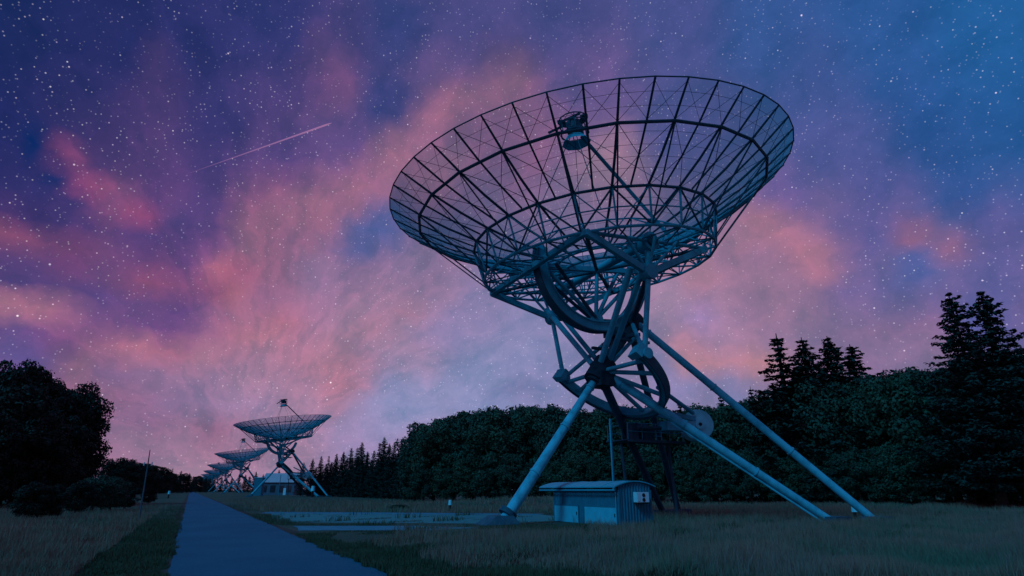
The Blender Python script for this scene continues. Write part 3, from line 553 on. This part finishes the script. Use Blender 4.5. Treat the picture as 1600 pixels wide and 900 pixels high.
# ------------------------------------------------------------------ shed beside the near telescope
def tl(a, b, z=0.): return BASE + ROWP * a + ROWD * b + Vector((0, 0, z))
shed = empty('equipment_shed', BASE, RZ)
tag(shed, 'small blue corrugated shed with curved roof under the large telescope', 'shed')
SA0, SA1, SB0, SB1, SE = -1.85, .05, -4.1, 1.65, 1.62
def wall(a0, a1, b0, b1, name='wall', zt=SE):
    """corrugated sheet between two plan points: narrow ribs standing proud of the sheet"""
    p, q = Vector((a0, b0, 0)), Vector((a1, b1, 0)); d = (q - p); L_ = d.length; d.normalize(); nrm = Vector((d.y, -d.x, 0)); k = int(L_ / .16); mb = MB(); pts = []
    for i in range(k):
        s0 = L_ * i / k; w_ = L_ / k
        for ds, off in ((0, 0), (.45, 0), (.58, .035), (.87, .035)): pts.append(p + d * (s0 + w_ * ds) + nrm * off)
    pts.append(q); n = len(pts)
    zt_ = [zt(pt) if callable(zt) else zt for pt in pts]
    mb.add([(v.x, v.y, -.1) for v in pts] + [(v.x, v.y, z) for v, z in zip(pts, zt_)], [(i, i + 1, n + i + 1, n + i) for i in range(n - 1)])
    return mb.build(name, M['siding'], shed)
def arch(a):      # barrel roof profile over the width of the shed
    t = (a - (SA0 - .3)) / (SA1 - SA0 + .6); return 1.62 + .37 * math.sin(math.pi * (.06 + .86 * t)) ** .8
wall(SA0, SA0, SB1, SB0); wall(SA0, SA1, SB0, SB0, zt=lambda p: arch(p.x) - .03); wall(SA1, SA1, SB0, SB1); wall(SA1, SA0, SB1, SB1, zt=lambda p: arch(p.x) - .03)
mb = MB(); n = 18; vs_ = []
for i in range(n + 1):
    a = SA0 - .3 + (SA1 - SA0 + .6) * i / n; z = arch(a)
    vs_ += [(a, SB0 - .12, z), (a, SB1 + 1.2, z), (a, SB0 - .12, z + .05), (a, SB1 + 1.2, z + .05)]
fs_ = []
for i in range(n):
    o = 4 * i; fs_ += [(o, o + 1, o + 5, o + 4), (o + 2, o + 6, o + 7, o + 3), (o, o + 4, o + 6, o + 2), (o + 1, o + 3, o + 7, o + 5)]
fs_ += [(0, 2, 3, 1), (4 * n, 4 * n + 1, 4 * n + 3, 4 * n + 2)]
rf = mb.add(vs_, fs_).build('roof', M['roof'], shed, smooth=True)
for b in (SB0 + .9, SB0 + 2.6, SB0 + 4.3):
    MB().path([(SA0 - .3 + (SA1 - SA0 + .6) * i / n, b, arch(SA0 - .3 + (SA1 - SA0 + .6) * i / n) + .055) for i in range(n + 1)], .018, 5).build('roof_seam', M['roof'], rf)
for b0, b1, nm in ((SB0 + .12, SB0 + 2.75, 'door'), (SB0 + 3.35, SB1 - .1, 'door')):  # low pale panels paint in the lit wall below the eave shadow
    dr = MB().box(SA0 - .09, SA0 - .045, b0, b1, .02, .82).build(nm, M['door'], shed)
    MB().box(SA0 - .12, SA0 - .09, b0 + .1, b0 + .14, .4, .55).build('handle', M['black'], dr)
    MB().box(SA0 - .10, SA0 - .04, b0 - .05, b0, -.05, .87).box(SA0 - .10, SA0 - .04, b1, b1 + .05, -.05, .87).box(SA0 - .10, SA0 - .04, b0, b1, .82, .87).build('door_frame', M['siding'], dr)
for a, b in ((SA0, SB0), (SA1, SB0), (SA0, SB1)): MB().box(a - .05, a + .05, b - .05, b + .05, -.1, SE - .01).build('corner_post', M['siding'], shed)
ac = MB().box(-1.02, -.30, SB0 - .34, SB0 - .06, 1.06, 1.52).build('air_conditioner', M['white'], shed)
for z in (1.40, 1.19): MB().tube((-.62, SB0 - .355, z - .02), (-.62, SB0 - .335, z - .02), .09, n=16).build('fan', M['black'], ac)
MB().box(-1.0, -.96, SB0 - .36, SB0 - .05, 1.0, 1.06).box(-.36, -.32, SB0 - .36, SB0 - .05, 1.0, 1.06).build('bracket', M['black'], ac)
MB().box(-1.0, -.86, SB0 - .352, SB0 - .342, 1.10, 1.48).build('grille', M['white'], ac)

MB().tube((SA0 - .30, SB0 - .1, 1.6), (SA0 - .30, SB1 + 1.15, 1.6), .04, n=8).tube((SA0 - .08, SB0 + .12, 0), (SA0 - .08, SB0 + .12, 1.52), .03, n=8).build('gutter', M['roof'], shed)
# ------------------------------------------------------------------ trees
rt = np.random.default_rng(11)
def leaf_mesh(name, P, Nrm, size, mat, aspect=.6):
    """one small four-cornered leaf clump per point"""
    n = len(P); up = rt.normal(size=(n, 3)); t = np.cross(Nrm, up); t /= np.linalg.norm(t, axis=1)[:, None] + 1e-9; b = np.cross(Nrm, t)
    s = size[:, None]; bend = Nrm * s * .25
    V_ = np.stack([P - t * s, P - b * s * aspect + bend, P + t * s, P + b * s * aspect + bend], 1).reshape(-1, 3)
    me = bpy.data.meshes.new(name); me.vertices.add(4 * n); me.vertices.foreach_set('co', V_.ravel()); me.loops.add(4 * n); me.loops.foreach_set('vertex_index', np.arange(4 * n, dtype=np.int32))
    me.polygons.add(n); me.polygons.foreach_set('loop_start', np.arange(0, 4 * n, 4, dtype=np.int32)); me.polygons.foreach_set('loop_total', np.full(n, 4, dtype=np.int32))
    me.materials.append(mat); me.update(calc_edges=True); me.validate(); return me
def broadleaf(seed, mat, low=.12, rx=3.7):
    rs = np.random.default_rng(seed); H_ = 12.; Pl, Nl, Sl = [], [], []; tr_ = MB()
    tr_.path([(0, 0, -.3), (.05, 0, 2), (-.1, .1, 4.5), (.05, -.05, 7.5), (0, 0, 10.2)], [.34, .27, .22, .14, .05], 8)
    nl = 46
    for i in range(nl):
        z = low * H_ + (H_ * .93 - low * H_) * ((i + .5) / nl) ** .85; prof = math.sin(math.pi * min(1, max(.02, ((z / H_) - low + .16) / (1.13 - low)))) ** .62
        ang = i * 2.39996 + rs.uniform(-.5, .5); rad = rx * prof * (rs.uniform(.55, 1.0) if rs.random() < .8 else rs.uniform(.1, .5)); lr = rs.uniform(.75, 1.75) * (.75 + .35 * prof)
        c = np.array([rad * math.cos(ang), rad * math.sin(ang), z + rs.uniform(-.4, .4)])
        tr_.path([(0, 0, max(1.2, z * .72)), (c[0] * .5, c[1] * .5, z * .86), tuple(c)], [.1, .06, .02], 5)
        k = int(200 * lr ** 1.6)
        d = rs.normal(size=(k, 3)); d[:, 2] = d[:, 2] * .8 + .25; d /= np.linalg.norm(d, axis=1)[:, None]
        rr_ = lr * (rs.uniform(.45, 1.0, k) ** .5) * (1 + .22 * np.sin(d[:, 0] * 7 + i) * np.cos(d[:, 1] * 6 + i * 2))
        Pl.append(c + d * rr_[:, None] * np.array([1, 1, .78])); nn = d + rs.normal(size=(k, 3)) * .55; Nl.append(nn / np.linalg.norm(nn, axis=1)[:, None]); Sl.append(rs.uniform(.10, .23, k))
    return leaf_mesh('crown', np.concatenate(Pl), np.concatenate(Nl), np.concatenate(Sl), mat), tr_.mesh('trunk', M['bark'], True)
def conifer(seed, mat, H_=14., spread=2.9, bare=.06, gap=1.0):
    rs = np.random.default_rng(seed); Pl, Nl, Sl = [], [], []; tr_ = MB().path([(0, 0, -.3), (0, 0, H_ * .5), (0, 0, H_)], [.26, .15, .02], 7)
    z = H_ * bare
    while z < H_ - .15:
        t = z / H_; L0 = spread * (1 - t) ** .82 * (1 if t > .25 else .8 + .8 * t) + .12; nb = int(5 + 4 * (1 - t)); a0 = rs.uniform(0, 6.28)
        for k in range(nb):
            a = a0 + k * 6.283 / nb + rs.uniform(-.25, .25); L_ = L0 * rs.uniform(.45, 1.25); zb = z + rs.uniform(-.28, .28) * (1 - t); dirx = np.array([math.cos(a), math.sin(a), 0]); side = np.array([-dirx[1], dirx[0], 0])
            lift = rs.uniform(-.28, .05) + .45 * max(0, t - .75)
            m = max(8, int(L_ * 40)); s = rs.uniform(.08, 1, m) ** .8
            pos = np.array([0, 0, zb]) + dirx * (s * L_)[:, None] + np.array([0, 0, 1.]) * (lift * s * L_ + .16 * L_ * s ** 3)[:, None]
            wd = (.34 * L_ * (1 - s * .75))[:, None]; pos = pos + side * rs.uniform(-1, 1, (m, 1)) * wd + np.array([0, 0, 1.]) * rs.uniform(-.22, .05, (m, 1)) * (.5 + L_ * .25)
            Pl.append(pos); nn = np.array([0, 0, 1.]) + rs.normal(size=(m, 3)) * .6 + dirx * .3; Nl.append(nn / np.linalg.norm(nn, axis=1)[:, None]); Sl.append(rs.uniform(.09, .2, m))
            tr_.tube((0, 0, zb), tuple(np.array([0, 0, zb]) + dirx * L_ * .8 + np.array([0, 0, lift * L_ * .8])), .03, .008, 4, False)
        z += rs.uniform(.30, .48) * gap * (1.15 - .4 * t)
    return leaf_mesh('crown', np.concatenate(Pl), np.concatenate(Nl), np.concatenate(Sl), mat, .45), tr_.mesh('trunk', M['bark'], True)
BL = [broadleaf(s, M['leaf_pale' if s in (1, 4) else 'leaf'], rx=3.1 + .4 * (s % 3)) for s in range(5)]
BD = [broadleaf(s, M['leaf_dark'], .08) for s in range(20, 23)]
CO = [conifer(s, M['needle']) for s in range(40, 43)] + [conifer(44, M['needle'], 14, 2.3, .06, 1.5)]
CB = conifer(50, M['needle'], 16., 4.6, .1, 1.25)
rtree = random.Random(3)
def tree(name, proto, H0, x, ytop, Y, label, group=None, widen=1.0, cat='tree', Hfix=None):
    p = spot(x, Y); p.z = hground(p.x, p.y); hgt = (height(x, ytop, Y) - p.z) if Hfix is None else Hfix
    s = hgt / H0; o = empty(name, p, rtree.uniform(0, 6.28)); o.scale = (s * widen * rtree.uniform(.88, 1.12), s * widen * rtree.uniform(.88, 1.12), s)
    link('crown', proto[0], o); link('trunk', proto[1], o); return tag(o, label, cat, group)
# wood behind the telescopes, from the far left end to the near right end: (column, top row, depth)
def sky_line(x):
    K = [(480, 716), (510, 712), (530, 707), (560, 700), (580, 706), (600, 696), (627, 694), (640, 684), (652, 662), (668, 654), (698, 648), (721, 640), (753, 632), (790, 634), (824, 629), (858, 629), (897, 631), (940, 632), (1000, 630), (1040, 627), (1080, 632), (1112, 630), (1143, 621), (1179, 624), (1212, 612), (1240, 600), (1300, 585), (1397, 582), (1454, 574), (1500, 570), (1560, 560), (1700, 540)]
    for (a, b), (c, d) in zip(K, K[1:]):
        if x <= c: return b + (d - b) * max(0, x - a) / (c - a)
    return K[-1][1]
i = 0; x = 648.
while x < 1640:
    Y = 86 - (x - 648) / 992 * 30 + rtree.uniform(-2, 2)
    nm = 'tree in the front of the wood ' + ('left of the shed' if x < 850 else 'behind the large telescope' if x < 1100 else 'on the right')
    tree('broadleaf_tree', BL[i % 5], 12.2, x, sky_line(x) + rtree.uniform(0, 9), Y, nm, 'front trees of the wood ' + ('left of the shed' if x < 850 else 'behind the telescope' if x < 1100 else 'on the right'), rtree.uniform(.85, 1.0))
    x += 30 * (1 + (x - 648) / 1400) ; i += 1
x = 655.
while x < 1700:
    Y = 95 - (x - 648) / 992 * 30 + rtree.uniform(-2, 3)
    tree('broadleaf_tree', BL[(i * 3) % 5], 12.2, x, sky_line(x) + rtree.uniform(-2, 8), Y, 'tree in the second row of the wood ' + ('left of the shed' if x < 850 else 'behind the large telescope' if x < 1100 else 'on the right'), 'second row of the wood ' + ('left of the shed' if x < 850 else 'behind the telescope' if x < 1100 else 'on the right'), rtree.uniform(.95, 1.15))
    x += 42; i += 1
x = 662.       # bushes that close the foot of the wood
while x < 1680:
    Y = 82 - (x - 648) / 992 * 30
    tree('understorey_bush', BL[(i * 2) % 5], 12.2, x, 0, Y, 'dark bush at the foot of the wood ' + ('left of the shed' if x < 850 else 'behind the large telescope' if x < 1100 else 'on the right'), 'bushes at the foot of the wood ' + ('left of the shed' if x < 850 else 'behind the telescope' if x < 1100 else 'on the right'), 1.15, 'bush', Hfix=rtree.uniform(4.5, 6.5))
    x += 34; i += 1
for x, y, Y, lb, k in ((1250, 521, 66, 'leftmost of the four pointed spruces above the wood, with see-through top', 3), (1292, 527, 66, 'second from left of the four pointed spruces above the wood', 0), (1336, 525, 66, 'third from left of the four pointed spruces above the wood', 1), (1372, 538, 66, 'rightmost and broadest of the four pointed spruces above the wood', 2), (1194, 603, 68, 'small spruce tip rising left of the four tall spruces', 3), (1143, 615, 70, 'small spruce tip above the wood behind the long upper leg', 3), (1074, 626, 72, 'thin spruce tip above the white counterweight drum', 3)):
    tree('spruce', CO[k], 14, x, y, Y, lb, 'spruces rising above the wood', 1.75 if x > 1200 else 1.1)
tree('spruce', CB, 16, 1562, 457, 52, 'tall black spruce with long side branches near the right edge', 'tall spruces at the right edge', 1.25)
tree('spruce', CB, 16, 1618, 455, 54, 'tall black spruce cut by the right edge of the picture', 'tall spruces at the right edge', 1.5)
# conifers between the second telescope and the wood
for j, (x, y) in enumerate(((470, 722), (484, 716), (497, 712), (509, 711), (521, 708), (532, 705), (544, 699), (553, 698), (560, 690), (570, 705), (580, 703), (588, 690), (595, 682), (604, 692), (612, 690), (620, 694), (628, 691), (637, 684), (645, 676))):
    tree('spruce', CO[j % 4], 14, x, y, 190 - (x - 470) * .5, 'conifer in the row right of the second telescope', 'conifers right of the second telescope', 1.15)
for j, x in enumerate(range(326, 470, 9)):
    tree('spruce', CO[j % 3], 14, x + rtree.uniform(-2, 2), 735 + 12 * ((470 - x) / 144) + rtree.uniform(-5, 3), 300 + (470 - x) * 2.2, 'distant conifer behind the row of small telescopes', 'conifers behind the far telescopes', 1.3)
for j, x in enumerate(range(490, 650, 8)):
    tree('spruce', CO[(j + 1) % 3], 14, x, sky_line(x) + 10 + rtree.uniform(0, 8), 200 - (x - 470) * .5, 'conifer in the back row right of the second telescope', 'second row of conifers right of the second telescope', 1.5)
# wood on the left
LEFT = [(-30, 560, 62), (2, 567, 64), (26, 586, 66), (48, 594, 70), (68, 606, 70), (92, 598, 70), (104, 624, 72), (-8, 600, 58), (40, 640, 62), (78, 650, 64), (104, 662, 68), (20, 650, 58), (60, 690, 60), (92, 700, 63), (-40, 640, 54), (108, 700, 68)]
for j, (x, y, Y) in enumerate(LEFT):
    tree('broadleaf_tree', BD[j % 3], 12.2, x, y, Y, 'black broadleaf tree in the tall clump on the left' if j < 7 else 'lower black tree at the foot of the clump on the left', 'trees of the left clump' if j < 7 else 'lower trees of the left clump', .8 if j < 7 else 1.05)
x = 172.; j = 0
while x < 322:
    y = 714 + (x - 168) * .21; Y = 110 + (x - 168) * 2.4
    tree('spruce' if j % 3 else 'broadleaf_tree', CO[j % 3] if j % 3 else BD[j % 2], 14 if j % 3 else 12.2, x, y + rtree.uniform(-3, 4), Y, ('distant conifer' if j % 3 else 'distant broadleaf tree') + ' in the wood edge left of the road', 'conifers left of the road' if j % 3 else 'broadleaf trees left of the road', 1.5)
    x += 6 if x < 250 else 7; j += 1
tree('spruce', CO[3], 14, 264, 731, 330, 'lone thin spruce standing above the far wood edge by the road', None, 1.2)
for j, x in enumerate(range(318, 336, 6)): tree('spruce', CO[j % 3], 14, x, 747, 700, 'tiny conifer at the end of the road on the horizon', 'conifers on the horizon', 2.0)
# shrubs in the field on the left
for j, (x, ytop, Y, lb) in enumerate(((52, 752, 36, 'low dark shrub alone in the left field'), (88, 756, 37, 'second low shrub right of the lone shrub in the left field'), (150, 742, 47, 'leafy shrub under the right end of the left tree clump'), (178, 744, 50, 'rounded shrub beside the slim pole'), (200, 752, 55, 'small shrub just left of the slim pole'), (235, 762, 80, 'far small shrub between the slim pole and the road'), (125, 750, 45, 'shrub left of the leafy shrub under the tree clump'))):
    tree('shrub', BL[j % 5] if j in (2, 3) else BD[j % 3], 12.2, x, ytop, Y, lb, 'shrubs in the left field', 1.5, 'shrub')
tree('shrub', BL[1], 12.2, 625, 788, 52, 'flat green bush on the grass beyond the side path', None, 5.5, 'shrub')

# ------------------------------------------------------------------ small things
pole = empty('marker_pole', (-20.16, 33.77, 0)); tag(pole, 'slim pale pole leaning slightly beside the road on the left', 'pole')
MB().tube((0, 0, -.2), (-.12, 0, 3.0), .045, .035, 8).build('shaft', M['wood'], pole, smooth=True)
MB().tube((-.12, 0, 3.0), (-.16, 0, 3.75), .03, .02, 6).build('tip', M['black'], pole)
MB().tube((-.35, 0, 2.95), (.12, 0, 2.98), .025, n=6).build('cross_arm', M['black'], pole)
for a in (-.33, .1): MB().tube((a, 0, 2.9), (a, 0, 3.08), .035, n=6).build('insulator', M['white'], pole)
def post(name, x, y, Y, h, r, label, mat='concrete', cat='post'):
    p = spot(x, Y); o = empty(name, (p.x, p.y, hground(p.x, p.y))); MB().tube((0, 0, -.1), (0, 0, h * .62), r * .55, n=10).build('stem', M['black'], o); MB().tube((0, 0, h * .55), (0, 0, h), r, r * .8, 12).build('cap', M[mat], o, smooth=True); return tag(o, label, cat)
post('marker_post', 704, 787, 50, .85, .15, 'short pale capped post in the grass left of the large telescope', 'drum')
post('marker_post', 489, 770, 150, 2.6, .5, 'small pale post by the legs of the second telescope', 'drum')
post('marker_post', 1329, 802, 36, .75, .16, 'small pale post in the grass between the two long legs', 'drum')
post('marker_post', 265, 764, 130, 1.5, .25, 'tiny pale post far down the left side of the road', 'drum')
# low building with a pale roof behind the second telescope
bd = empty('service_building', spot(433, 215), R(0)); tag(bd, 'low far building with pale pinkish roof behind the second telescope', 'building')
w_ = 5.9
MB().box(-w_, w_, 0, 8, -.3, 4.4).build('wall', M['farwall'], bd)
MB().add([(-w_ - .3, -.5, 4.2), (w_ + .3, -.5, 4.2), (w_ + .3, 4, 7.4), (-w_ - .3, 4, 7.4), (w_ + .3, 8.5, 4.2), (-w_ - .3, 8.5, 4.2)], [(0, 1, 2, 3), (3, 2, 4, 5), (0, 3, 5), (1, 4, 2)]).build('roof', M['farroof'], bd)
for a in (-4.6, -1.6, 1.4, 4.0): MB().box(a - .9, a + .9, -.06, .0, .9, 3.2).build('window', M['glass'], bd)
MB().box(2.2, 3.1, -.1, -.03, 0, 2.3).build('door', M['white'], bd)
tk = empty('storage_tank', spot(404, 190)); tag(tk, 'upright bluish cabinet beside the left leg of the second telescope', 'cabinet')
MB().box(-1.2, 1.2, -1, 1, -.2, 5.2).build('body', M['siding'], tk); MB().box(-1.3, 1.3, -1.1, 1.1, 5.2, 5.4).build('lid', M['door'], tk)
# meteors
def meteor(x0, y0, x1, y1, D, r, label):
    p, q = ray(x0, y0) * D, ray(x1, y1) * D; n = 24
    mb = MB().path([p.lerp(q, i / n) for i in range(n + 1)], [r * (.15 + .85 * (i / n) ** .8) if i < n else r * .3 for i in range(n + 1)], 6)
    return tag(mb.build('meteor_trail', M['meteor']), label, 'meteor')
mm = bpy.data.materials.new('glowing meteor trail'); mm.use_nodes = True; e = mm.node_tree.nodes.new('ShaderNodeEmission'); e.inputs[0].default_value = (.55, .26, .55, 1); e.inputs[1].default_value = .62
mt = mm.node_tree; g_ = mt.nodes.new('ShaderNodeTexCoord'); sx = mt.nodes.new('ShaderNodeSeparateXYZ'); pw = mt.nodes.new('ShaderNodeMath'); pw.operation = 'MULTIPLY_ADD'; pw.inputs[1].default_value = .62; pw.inputs[2].default_value = .12
tr_m = mt.nodes.new('ShaderNodeBsdfTransparent'); mx_m = mt.nodes.new('ShaderNodeMixShader'); mt.links.new(g_.outputs['Generated'], sx.inputs[0]); mt.links.new(sx.outputs[0], pw.inputs[0]); mt.links.new(pw.outputs[0], mx_m.inputs[0]); mt.links.new(tr_m.outputs[0], mx_m.inputs[1]); mt.links.new(e.outputs[0], mx_m.inputs[2]); mt.links.new(mx_m.outputs[0], mt.nodes['Material Output'].inputs['Surface']); M['meteor'] = mm
meteor(297, 270, 518, 192, 9000, 13, 'long thin pale meteor streak in the upper left of the sky')
meteor(1005, 479, 1024, 466, 9000, 7, 'short faint meteor streak beside the mast of the large telescope')

# ------------------------------------------------------------------ grass
def blades(name, pts, hmin, hmax, wid, mat, label, lean=.35):
    n = len(pts); P_ = np.asarray(pts); hh = rt.uniform(hmin, hmax, n) * (.72 + .3 * wob(P_[:, 0] * 2.1, P_[:, 1] * 2.1)); a = rt.uniform(0, 6.283, n); la = rt.uniform(0, 6.283, n); lm = rt.uniform(.05, lean, n) * hh
    t = np.stack([np.cos(a), np.sin(a), np.zeros(n)], 1) * (wid * rt.uniform(.6, 1.3, n))[:, None]; ln = np.stack([np.cos(la) * lm, np.sin(la) * lm, hh], 1)
    mid = np.stack([np.cos(la) * lm * .3, np.sin(la) * lm * .3, hh * .6], 1)
    V_ = np.stack([P_ - t, P_ + t, P_ + mid + t * .7, P_ + mid - t * .7, P_ + ln], 1).reshape(-1, 3); b = np.arange(n)[:, None] * 5
    q = (b + np.array([0, 1, 2, 3])); tri = b + np.array([3, 2, 4]); loops = np.concatenate([q, tri], 1).ravel().astype(np.int32)
    me = bpy.data.meshes.new(name); me.vertices.add(5 * n); me.vertices.foreach_set('co', V_.ravel()); me.loops.add(7 * n); me.loops.foreach_set('vertex_index', loops)
    ls = (np.arange(n)[:, None] * 7 + np.array([0, 4])).ravel().astype(np.int32); lt = np.tile(np.array([4, 3], dtype=np.int32), n)
    me.polygons.add(2 * n); me.polygons.foreach_set('loop_start', ls); me.polygons.foreach_set('loop_total', lt); me.materials.append(M[mat]); me.update(calc_edges=True); me.validate()
    return tag(link(name, me), label, 'grass', kind='stuff')
def scatter(n, ymin, ymax, keep, clump=2.0):
    """points over the wedge the camera sees, thinning with distance"""
    out = []
    while len(out) < n:
        m = 20000; y = 1 / rt.uniform(1 / ymax, 1 / ymin, m); x = rt.uniform(-1.06, 1.06, m) * y
        aa = x * ROWP.x + y * ROWP.y; k = keep(x, y, aa)
        for xi, yi in zip(x[k], y[k]): out.append((xi, yi, hground(xi, yi) - .02))
    return out[:n]
def wob(x, y, s=1.): return np.sin(x * .37 * s + 1.3) * np.cos(y * .31 * s + .4) + .5 * np.sin(x * .9 * s - y * .7 * s)
TB = [BASE.x, BASE.y]
def right_field(x, y, a):
    shed_d = (x - 5.1) ** 2 + (y - 31.5) ** 2
    lawnish = (y < 46) & (y > 25.5 - .02 * x) & (x < 3.5) & (a < 22)
    return (a > rA1 + 1.2 + .5 * wob(x, y)) & ~((y > 23.5) & (y < 50) & (x < 3.5 + .5 * wob(x, y))) & (shed_d > 4) & ((a > rA1 + 3.2) | (wob(x, y) > .2))
blades('tall_grass', scatter(190000, 11, 60, right_field), .18, .62, .008, 'tallgrass', 'tall dry reddish grass filling the field on the right')
blades('tall_grass', scatter(70000, 11, 60, lambda x, y, a: (a > rA1 + 1.0) & (wob(x, y, 1.7) > .25) & ~((y > 23.5) & (y < 50) & (x < 3))), .15, .4, .008, 'grassgreen', 'green grass patches mixed into the right field')
blades('verge_grass', scatter(60000, 11, 70, lambda x, y, a: ((a > rA1 - .05 + .12 * wob(x, y, 6)) & (a < rA1 + 1.3 + .5 * wob(x, y)) & ~((y > 24.6) & (y < 30.2)) & ~((y > 45) & (y < 49.3))) | ((a < rA0 - .02 + .12 * wob(x, y, 6)) & (a > rA0 - 1.8 + .4 * wob(x, y)))), .08, .24, .009, 'grassgreen', 'green grass verges along both road edges')
blades('tall_grass', scatter(90000, 11, 80, lambda x, y, a: (a < rA0 - 1.6)), .2, .5, .008, 'tallgrass', 'dark tall grass of the field left of the road')
blades('tall_grass', scatter(60000, 47, 110, lambda x, y, a: (a > rA1 + 1.5)), .25, .6, .02, 'tallgrass', 'dry grass of the bank beyond the side paths')
blades('lawn_grass', scatter(16000, 24, 46, lambda x, y, a: (a > rA1 + .4) & (x < 4) & ~((y > 25.9) & (y < 29.9) & (x < -1.5) & (wob(x, y, 3) < 1.1)) & ((y < 31) & (wob(x, y, 2) > -.3) | (wob(x, y, 3) > .8))), .04, .14, .01, 'grassgreen', 'short grass around the side paths and the front leg')
blades('seed_stalks', scatter(5000, 11, 40, lambda x, y, a: right_field(x, y, a) & (wob(x, y, 1.3) > -.2)), .55, .95, .006, 'seed', 'thin pale seed stalks standing above the right field', .5)
blades('weeds', scatter(9000, 11, 45, lambda x, y, a: (a > rA1 + 2) & (wob(x + 7, y, 2.6) > 1.0)), .2, .5, .02, 'grassgreen', 'dark weedy clumps scattered in the right field', .9)

# things that look alike are told apart by their order from the left
byl = {}
for o in col.objects:
    if o.parent is None and o.get('label') and o.get('category'): byl.setdefault(o['label'], []).append(o)
NUM = ['first', 'second', 'third', 'fourth', 'fifth', 'sixth', 'seventh', 'eighth', 'ninth', 'tenth', 'eleventh', 'twelfth', 'thirteenth', 'fourteenth', 'fifteenth', 'sixteenth', 'seventeenth', 'eighteenth', 'nineteenth', 'twentieth', 'twenty-first', 'twenty-second', 'twenty-third', 'twenty-fourth', 'twenty-fifth', 'twenty-sixth', 'twenty-seventh', 'twenty-eighth', 'twenty-ninth', 'thirtieth']
for lb, os_ in byl.items():
    if len(os_) > 1:
        for k, o in enumerate(sorted(os_, key=lambda q: q.location.x / q.location.y)): o['label'] = f'{NUM[min(k, 29)]} {lb}'.replace(' in the ', ' from left in the ', 1).replace(' at the ', ' from left at the ', 1) if (' in the ' in lb or ' at the ' in lb) else f'{NUM[min(k, 29)]} from left {lb}'
